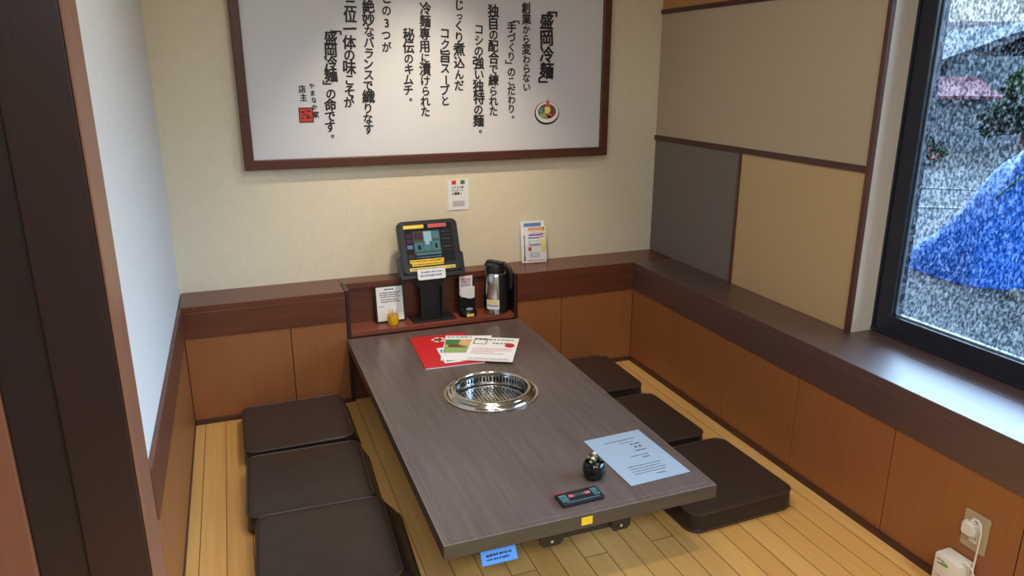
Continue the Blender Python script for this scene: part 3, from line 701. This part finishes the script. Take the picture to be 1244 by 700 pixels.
ui(-.074, -.030, .158, .196, SCR_D, .0009); ui(-.026, .012, .150, .198, SCR_E, .0009); ui(.016, .050, .160, .196, SCR_A, .0009); ui(-.070, .05, .086, .096, SCR_A, .0010)
ui(-.020, -.002, .135, .165, SCR_E, .0012); ui(-.060, -.044, .112, .134, SCR_BG, .0012); ui(.024, .036, .115, .138, SCR_BG, .0012)
for y, mt in ((.180, SCR_D), (.155, SCR_D), (.128, SCR_C), (.104, SCR_BG), (.082, SCR_D)): ui(-.110, -.084, y-.009, y+.009, mt)
for i in range(6): ui(.062, .105, .190-.018*i, .194-.018*i, SCR_D if i % 2 else SCR_B)
r = MB(); rows(r, -.07, .05, .076, .006, 3); flat(r, 'screen_text', SCR_C, tabb, SM @ Matrix.Translation((0, 0, .0006)))
def strip(x0, x1, y0, y1, mt, ink, s, dz=.0012, rot=0):
    M_ = SM @ Matrix.Translation((0, 0, dz)); o = flat(rect(x0, x1, y0, y1, .0006), 'sticker', mt, tabb, M_)
    r = MB(); rows(r, x0+.006, x1-.006, (y0+y1)/2, (y1-y0)*.45, s); flat(r, 'lettering', ink, tabb, M_ @ Matrix.Translation((0, 0, .0006)))
    return o
strip(-.118, -.020, .214, .231, YELLOW, LYELLOW, 1)['label'] = 'yellow sticker strip'; strip(0.0, .090, .214, .231, PINK, SEALRED, 2)['label'] = 'red sticker strip'
strip(-.108, .058, .050, .066, YELLOW, BROWNP, 3)['label'] = 'yellow sticker strip'; strip(-.098, .054, .036, .050, YELLOW, BROWNP, 4)['label'] = 'yellow sticker strip'
strip(-.112, .110, .014, .028, LYELLOW, BROWNP, 5)['label'] = 'pale yellow sticker strip'
LM = TM @ Matrix.Translation((-.012, -.024, -.006)) @ Euler((math.radians(8), 0, 0)).to_matrix().to_4x4() @ Matrix(((1, 0, 0, 0), (0, 0, -1, 0), (0, 1, 0, 0), (0, 0, 0, 1)))
lbw = flat(MB().prism(rrect(.135, .050, .008, 4), -.0015, .0005), 'white_label', PAPER, ta, LM)
r = MB(); rows(r, -.05, .055, .010, .008, 5); rows(r, -.055, .05, -.006, .009, 6); flat(r, 'lettering', BLUEP, lbw, LM @ Matrix.Translation((0, 0, .0006)))

# card sign leaning on the back panel
sg = thing('card_sign', 'white printed card in black holder leaning behind the yellow cup', 'sign', (0.910, -0.142, SH+.0008), (math.radians(-9), 0, 0))
MB().box(-.070, .070, 0, .004, 0, .176, .001).build('holder', BLACKP, sg)
MB().box(-.0625, .0625, -.0012, 0, .008, .170).build('card', PAPER, sg)
M = onface(-.0013)
r = MB(); rows(r, -.022, .020, .158, .008, 1)
for i, y in enumerate((.142, .132, .122, .109, .099)): rows(r, -.048+.006*(i > 1), .05-.008*(i % 2), y, .0055, i+3)
rows(r, -.052, -.03, .078, .004, 8); flat(r, 'lettering', INK, sg, M)
# yellow cup of toothpicks
cp = thing('toothpick_cup', 'small yellow cup full of toothpicks in front of white card', 'cup', (0.912, -0.174, SH+.0008))
MB().lathe([(.024, 0), (.0255, .003), (.0275, .048), (.026, .048), (.023, .006), (.001, .006)], n=28, cap=False).build('cup_body', CUPY, cp, 50)
pk = []
rnd = random.Random(3)
for i in range(26):
    a = rnd.uniform(0, 6.28); rr_ = .021*math.sqrt(rnd.random()); b0 = (rr_*.7*math.cos(a), rr_*.7*math.sin(a), .008); lean = rnd.uniform(.9, 1.6)
    MB().tube([b0, (rr_*lean*math.cos(a), rr_*lean*math.sin(a), .066+rnd.uniform(0, .012))], [.0011, .0007], 5).build('toothpick', PICK, cp)
# call bell with slip stand
cb = thing('call_bell', 'black call button stand holding white slips beside the steel jug', 'call button', (1.282, -0.148, SH+.0005), (0, 0, .02))
MB().lathe([(.043, 0), (.045, .004), (.045, .020), (.041, .027), (.030, .032), (.001, .034)], n=36, cap=False, sy=.95, mat=Matrix.Translation((0, -.024, 0))).build('base', BLACKG, cb, 45)
MB().box(-.040, .040, -.006, .028, 0, .175, .004).build('back_plate', BLACKG, cb)
MB().prism([(-.040, .030), (.040, .030), (.040, .088), (.030, .083), (.012, .080), (-.006, .088), (-.025, .094), (-.040, .093)], -.020, -.006, 'y', .001).build('slip_pocket', BLACKG, cb)
MB().box(-.034, .036, -.013, -.011, .082, .142, .0005, Matrix.Translation((.002, -.004, 0))).build('white_slip', PAPER, cb)
s2 = MB().box(-.036, .030, -.0085, -.007, .10, .196).build('printed_slip', PAPER, cb)
r = MB(); rows(r, -.026, .020, .180, .008, 1); rows(r, -.026, .022, .172, .006, 2); rows(r, -.026, .02, .152, .007, 3); flat(r, 'lettering', PINK, s2, onface(-.0087))
r = MB(); rows(r, -.026, .020, .163, .006, 5); rows(r, -.028, .024, .146, .004, 6); flat(r, 'lettering', BLUEP, s2, onface(-.0087))
MB().lathe([(.018, .030), (.018, .036), (.015, .039), (.001, .040)], n=24, cap=False, sy=.7, mat=Matrix.Translation((.004, -.036, 0))).build('button', speckle('grey_button', lin(150, 156, 160), .05, 60, rough=.4), cb, 45)
MB().box(-.020, .016, -.070, -.067, .006, .020, .001).build('yellow_label', LYELLOW, cb)
# steel jug
jg = thing('vacuum_jug', 'steel vacuum jug with black lid and handle on shelf', 'jug', (1.428, -0.166, SH+.0005), (0, 0, -.95))
MB().lathe([(.056, 0), (.060, .004), (.061, .02), (.0615, .10), (.059, .15), (.054, .195), (.049, .205)], n=48, cap=True).build('jug_body', STEEL, jg, 40)
MB().lathe([(.047, .2045), (.048, .210), (.0475, .235), (.044, .246), (.030, .252), (.001, .253)], n=40, cap=False).build('lid', BLACKP, jg, 40)
MB().prism([(-.060, .232), (-.040, .222), (-.040, .250), (-.054, .247)], -.014, .014, 'y', .003).build('spout', BLACKP, jg)
MB().box(-.045, .052, -.018, .018, .2505, .260, .004).build('lever', BLACKP, jg)
spn = MB()
for i in range(0, 10):
    pass
spn.lathe([(.0575, .006), (.0630, .01), (.0635, .10), (.061, .15), (.055, .2)], n=48, cap=False)
bmx = spn.bm
bmesh.ops.delete(bmx, geom=[f_ for f_ in bmx.faces if math.atan2(f_.calc_center_median().y, f_.calc_center_median().x) > .68 or math.atan2(f_.calc_center_median().y, f_.calc_center_median().x) < -.68], context='FACES')
spn.build('spine', BLACKP, jg, 40)
MB().tube([(.045, 0, .240), (.070, 0, .244), (.087, 0, .232), (.093, 0, .205), (.094, 0, .165), (.090, 0, .135)], [.010, .010, .010, .009, .008, .007], 10).build('handle', BLACKP, jg, 60)
# sticker follows the barrel
lbm = MB(); R_ = .0622
def lab(a0, a1, z0_, z1_, rr_, nm, mt, k=10):
    q_ = MB()
    for i in range(k):
        u, v = a0+(a1-a0)*i/k, a0+(a1-a0)*(i+1)/k
        q_.quad([(rr_*math.cos(u), rr_*math.sin(u), z0_), (rr_*math.cos(v), rr_*math.sin(v), z0_), (rr_*math.cos(v), rr_*math.sin(v), z1_), (rr_*math.cos(u), rr_*math.sin(u), z1_)])
    return q_.build(nm, mt, jg)
lab(-1.72, -.28, .030, .078, R_, 'label', PAPER)['label'] = 'white sticker with print'
lab(-.62, -.34, .038, .068, R_+.0004, 'label_picture', BLUEP); lab(-1.66, -.85, .060, .072, R_+.0004, 'lettering', LYELLOW)
for i in range(7): lab(-1.62+.13*i, -1.54+.13*i, .044, .054, R_+.0004, 'lettering', GREYINK, 2)
# leaflet stand on the ledge
lf = thing('leaflet_stand', 'clear stand of colourful leaflets on ledge against back wall', 'leaflet holder', (1.678, -0.066, H+.0005), (math.radians(-8), 0, -.06))
a = MB(); a.box(-.066, .066, -.002, .0, 0, .10, .0005); a.box(-.066, .066, .020, .022, 0, .215, .0005); a.box(-.066, .066, -.002, .022, 0, .002); a.build('acrylic_holder', ACRYL, lf)
MB().box(-.064, .062, .012, .018, .004, .216).build('leaflet_stack', PAPER, lf)
fl = MB().box(-.046, .066, .003, .008, .003, .188).build('front_leaflet', PAPER, lf)
M = onface(.0119)
flat(rect(-.048, .044, .188, .206), 'title_band', BLUEP, lf, M)
r = MB(); r.box(-.050, -.046, .03, .14, 0, .0004); r.box(-.052, -.043, .012, .035, 0, .0004); rows(r, -.051, -.044, .14, .01, 2); flat(r, 'print', INK, lf, M)
M = onface(.0029)
for x0, x1, y0_, y1_, mt in ((-.030, .058, .168, .184, TANP), (-.020, .050, .152, .166, PALEP), (-.026, .046, .140, .150, PURPLE), (-.030, .034, .127, .134, BLUEP), (-.028, .040, .088, .118, PALEB), (.040, .062, .055, .12, LYELLOW), (.046, .062, .160, .186, LYELLOW), (-.030, -.014, .064, .084, SEALRED), (-.022, .03, .030, .056, PALEB), (-.034, .06, .010, .018, PALEP)):
    flat(rect(x0, x1, y0_, y1_), 'print', mt, fl, M)
r = MB(); rows(r, -.02, .05, .160, .010, 1); rows(r, -.02, .04, .108, .012, 2); rows(r, -.01, .025, .044, .012, 3); flat(r, 'lettering', PAPER, fl, M @ Matrix.Translation((0, 0, .0003)))
r = MB(); rows(r, -.024, .036, .094, .006, 4); rows(r, .04, .06, .150, .008, 5); rows(r, .04, .06, .135, .008, 6); flat(r, 'lettering', RED, fl, M @ Matrix.Translation((0, 0, .0004)))

# ------------------------------------------------------------------ outlet and adapter on the right wainscot
XW = XR+.004
ot = thing('wall_outlet', 'beige outlet plate with two sockets on right wainscot', 'outlet', (XW, -2.207, .160))
pm = Matrix(((0, 0, -1, 0), (-1, 0, 0, 0), (0, 1, 0, 0), (0, 0, 0, 1)))     # local xy -> the right wall seen from the room, z into the room
MB().prism(rrect(.078, .118, .006, 4, 0, .059), 0, .004, 'z', .0012, pm).build('plate', PLATE, ot)
MB().prism(rrect(.026, .070, .003, 3, 0, .059), .0035, .0065, 'z', .0008, pm).build('socket', WHITEP, ot)
r = MB(); r.box(-.007, -.005, .036, .044, .0064, .0069); r.box(.005, .007, .036, .044, .0064, .0069); r.bm.transform(pm); r.build('slot', BLACKH, ot)
pg = thing('power_plug', 'white plug with cord plugged into the beige outlet', 'plug', (XW-.0072, -2.207, .225))
b = MB(); b.prism(rrect(.042, .042, .010, 5, -.004, .008), 0, .026, 'z', .004, pm); b.prism(rrect(.018, .016, .005, 4, .002, .034), .004, .020, 'z', .003, pm); b.build('plug_body', WHITEP, pg, 40)
MB().tube([pm @ Vector(v) for v in ((.004, .042, .014), (.016, .046, .016), (.027, .036, .017), (.031, .010, .017), (.030, -.040, .016), (.029, -.10, .016), (.031, -.16, .018), (.040, -.205, .022))], .0026, 8).build('cord', WHITEP, pg, 60)
ad = thing('power_adapter', 'white plastic box with green mark below the outlet', 'adapter', (XW-.034, -2.186, 0.001))
MB().box(-.030, .030, -.042, .042, 0, .128, .006).build('adapter_body', WHITEP, ad, 40)
q = MB().prism([(.014+.012*math.cos(i*.3927)-.02, .104+.006*math.sin(i*.3927)) for i in range(16)], .0298, .0306, 'z', 0, pm)
q.build('green_mark', speckle('green_mark', lin(110, 170, 60), .1, 60), ad)
r = MB(); rows(r, -.032, -.008, .112, .005, 1); rows(r, -.030, -.010, .100, .005, 2); rows(r, -.03, .0, .06, .003, 3); r.bm.transform(pm @ Matrix.Translation((0, 0, .0300))); r.build('lettering', GREYINK, ad)
MB().tube([(-.012, -.030, .127), (-.014, -.040, .140), (-.008, -.056, .132), (.000, -.068, .10), (.006, -.074, .05), (.01, -.08, .006)], .0022, 8).build('cord', WHITEP, ad, 60)

# ------------------------------------------------------------------ outside, seen through the film
GZ = -0.6
struct(MB().box(2.75, 90, -20, 80, GZ-.1, GZ).build('ground', GRAVEL))
mo = bmesh.new(); O = Vector((6.98, 2.30)); U = Vector((.62, -.785)).normalized(); V = Vector((.785, .62)).normalized()
rnd = random.Random(11); NU, NV = 70, 40; vv = []
HV = .8
def hgt(u, v):
    p = max(0.0, 1-abs((v-HV)/HV)**2.4)
    h = 2.9*p*(1-math.exp(-((u/1.75)**1.15)*1.15)) if u < 4.2 else 2.75*p*max(0, 1-((u-4.2)/2.1)**2)
    h += p*min(1, u*1.5)*(.07*math.sin(5*u+3*v)+.05*math.sin(11*u-7*v+1)+.05*math.sin(3.1*v-2*u))+.1*p*max(0, 1-abs(u-.12)/.12)*p
    return max(0, h)
for i in range(NU):
    row = []
    for j in range(NV):
        u, v = 6.3*i/(NU-1), 2*HV*j/(NV-1); tp = min(1, .3+u/.9); p = O+U*u+V*((v-HV)*tp+HV-.35-.05*math.sin(4*u)); row.append(mo.verts.new((p.x, p.y, GZ+.005+hgt(u, v))))
    vv.append(row)
for i in range(NU-1):
    for j in range(NV-1): mo.faces.new((vv[i][j], vv[i+1][j], vv[i+1][j+1], vv[i][j+1]))
rim = []
for i in range(NU): rim.append(vv[i][0])
mdt = thing('tarp_mound', 'bright blue tarpaulin over a mound outside the window', 'tarpaulin')
MB().add(mo).build('tarpaulin', TARP, mdt, 60)
rp_ = []
for i in range(26):
    u = .75+4*i/25; v = .42+.03*math.sin(u*3)-.05*(u-1); tp = min(1, .3+u/.9); p = O+U*u+V*((v-HV)*tp+HV-.35-.05*math.sin(4*u)); rp_.append((p.x, p.y, GZ+.02+hgt(u, v)))
MB().tube(rp_, .014, 6).build('rope', ROPE, mdt)
for k in range(3):
    p = O+U*(1.12+.34*k)-V*(.62)
    bb = MB().box(-.15, .15, -.06, .06, 0, .09, .01).build('concrete_block', CONC); bb.location = (p.x, p.y, GZ+.001); bb.rotation_euler = (0, 0, math.atan2(U.y, U.x)+.1*(k-1))
    tag(bb, ('leftmost', 'middle', 'rightmost')[k]+' of the grey blocks holding the blue tarpaulin hem', 'block', 'blocks along the tarpaulin hem')
# pale kerb lines across the yard
for k, (x0, y0_, x1, y1_) in enumerate(((9.9, 8.5, 11.9, 6.8), (8.6, 6.2, 11.2, 4.6))):
    a_ = math.atan2(y1_-y0_, x1-x0); ll = math.hypot(x1-x0, y1_-y0_)
    o = MB().box(0, ll*1.6, -.06, .06, 0, .02).build('kerb', CONC); o.location = (x0, y0_, GZ+.0005); o.rotation_euler = (0, 0, a_)
    tag(o, ('farther', 'nearer')[k]+' pale kerb line across the grey yard', 'kerb', 'kerb lines in the yard')
def house(loc, rz, w_, d_, h_, rh, wm_, rm_, label, ov=.5):
    t = thing('house', label, 'house', loc, (0, 0, rz), 'houses across the yard')
    MB().box(-w_/2, w_/2, 0, d_, 0, h_).build('house_wall', wm_, t)
    MB().prism([(-ov, h_-.15), (d_/2, h_+rh), (d_+ov, h_-.15), (d_+ov, h_-.35), (d_/2, h_+rh-.2), (-ov, h_-.35)], -w_/2-ov, w_/2+ov, 'x').build('roof', rm_, t)
    for k in (-1, 1):
        f_ = MB().box(k*w_*.24-.7, k*w_*.24+.7, -.04, .02, h_*.4, h_*.75, .02).build('window_frame', NAVY, t)
        MB().box(k*w_*.24-.6, k*w_*.24+.6, -.05, -.03, h_*.42, h_*.73).build('pane', base('far_pane', lin(110, 130, 150), .1)[0], f_)
    return t
ANG = -.62
house((21.5, 15.6, GZ), ANG-PI/2+.15, 5.5, 5, 2.5, 1.0, HWALL, HROOF, 'pale grey house with slate roof beyond the yard, leftmost')
house((33, 17.5, GZ), ANG, 9, 6, 3.0, 1.2, HWALL, BROOF, 'distant pale house with brown roof beyond the yard, to the right')
sh = thing('shed', 'low shed with faded red roof in front of grey house', 'shed', (17.6, 11.6, GZ), (0, 0, ANG))
MB().box(-1.6, 1.6, 0, 1.5, 0, 1.35).build('shed_wall', HWALL, sh); MB().prism([(-.4, 1.38), (1.7, 1.85), (1.7, 1.92), (-.4, 1.46)], -1.8, 1.8, 'x').build('shed_roof', RROOF, sh)
def bush(loc, r, mt, name, label, cat, seed, n=420, flat_=.8, trunk=0, leaf=.12):
    t = thing(name, label, cat, loc); rnd = random.Random(seed); b = MB()
    for i in range(n):
        a, c_ = rnd.uniform(0, 6.28), rnd.uniform(-.5, 1); s_ = math.sqrt(1-c_*c_); R_ = r*rnd.uniform(.7, 1.0)*(1+.2*math.sin(3*a))
        p = Vector((R_*s_*math.cos(a), R_*s_*math.sin(a), trunk+r*.55+R_*c_*flat_))
        q_ = Euler((rnd.uniform(-1, 1), rnd.uniform(-1, 1), rnd.uniform(0, 6.28))).to_matrix(); sz = leaf*rnd.uniform(.7, 1.3)
        b.quad([p+q_ @ Vector(v)*sz for v in ((-1, -.5, 0), (0, -.6, .1), (1, 0, 0), (0, .6, .1))])
    b.build('foliage', mt, t)
    MB().tube([(0, 0, 0), (.03, 0, trunk+.3*r), (0, .05, trunk+r*.8)], [.08*r, .06*r, .03*r], 8).build('stem', BROWNP, t)
    return t
bush((20.6, 10.3, GZ), .95, LEAF, 'tree', 'light green tree beside the red roofed shed', 'tree', 1, 900, .9, .9, .14)
bush((17.5, 8.6, GZ), .8, LEAFD, 'shrub', 'dark green shrub to the right of the light green tree', 'shrub', 2, 800, .8, .5, .13)
for k, (x, y, r_) in enumerate(((14.6, 10.3, .55), (15.2, 9.3, .5))):
    t = bush((x, y, GZ), r_, LEAFD, 'flower_bush', ('left', 'right')[k]+' of the two bushes with red flowers at yard edge', 'bush', 5+k, 500, .7, 0, .09)
    rnd = random.Random(k)
    for i in range(6):
        a = rnd.uniform(2.4, 5.0); bmx = bmesh.new(); bmesh.ops.create_icosphere(bmx, subdivisions=1, radius=.08)
        bmx.transform(Matrix.Translation((r_*.95*math.cos(a), r_*.95*math.sin(a), r_*(.5+rnd.uniform(-.2, .4)))))
        MB().add(bmx).build('flower', FLOWER, t, 60)
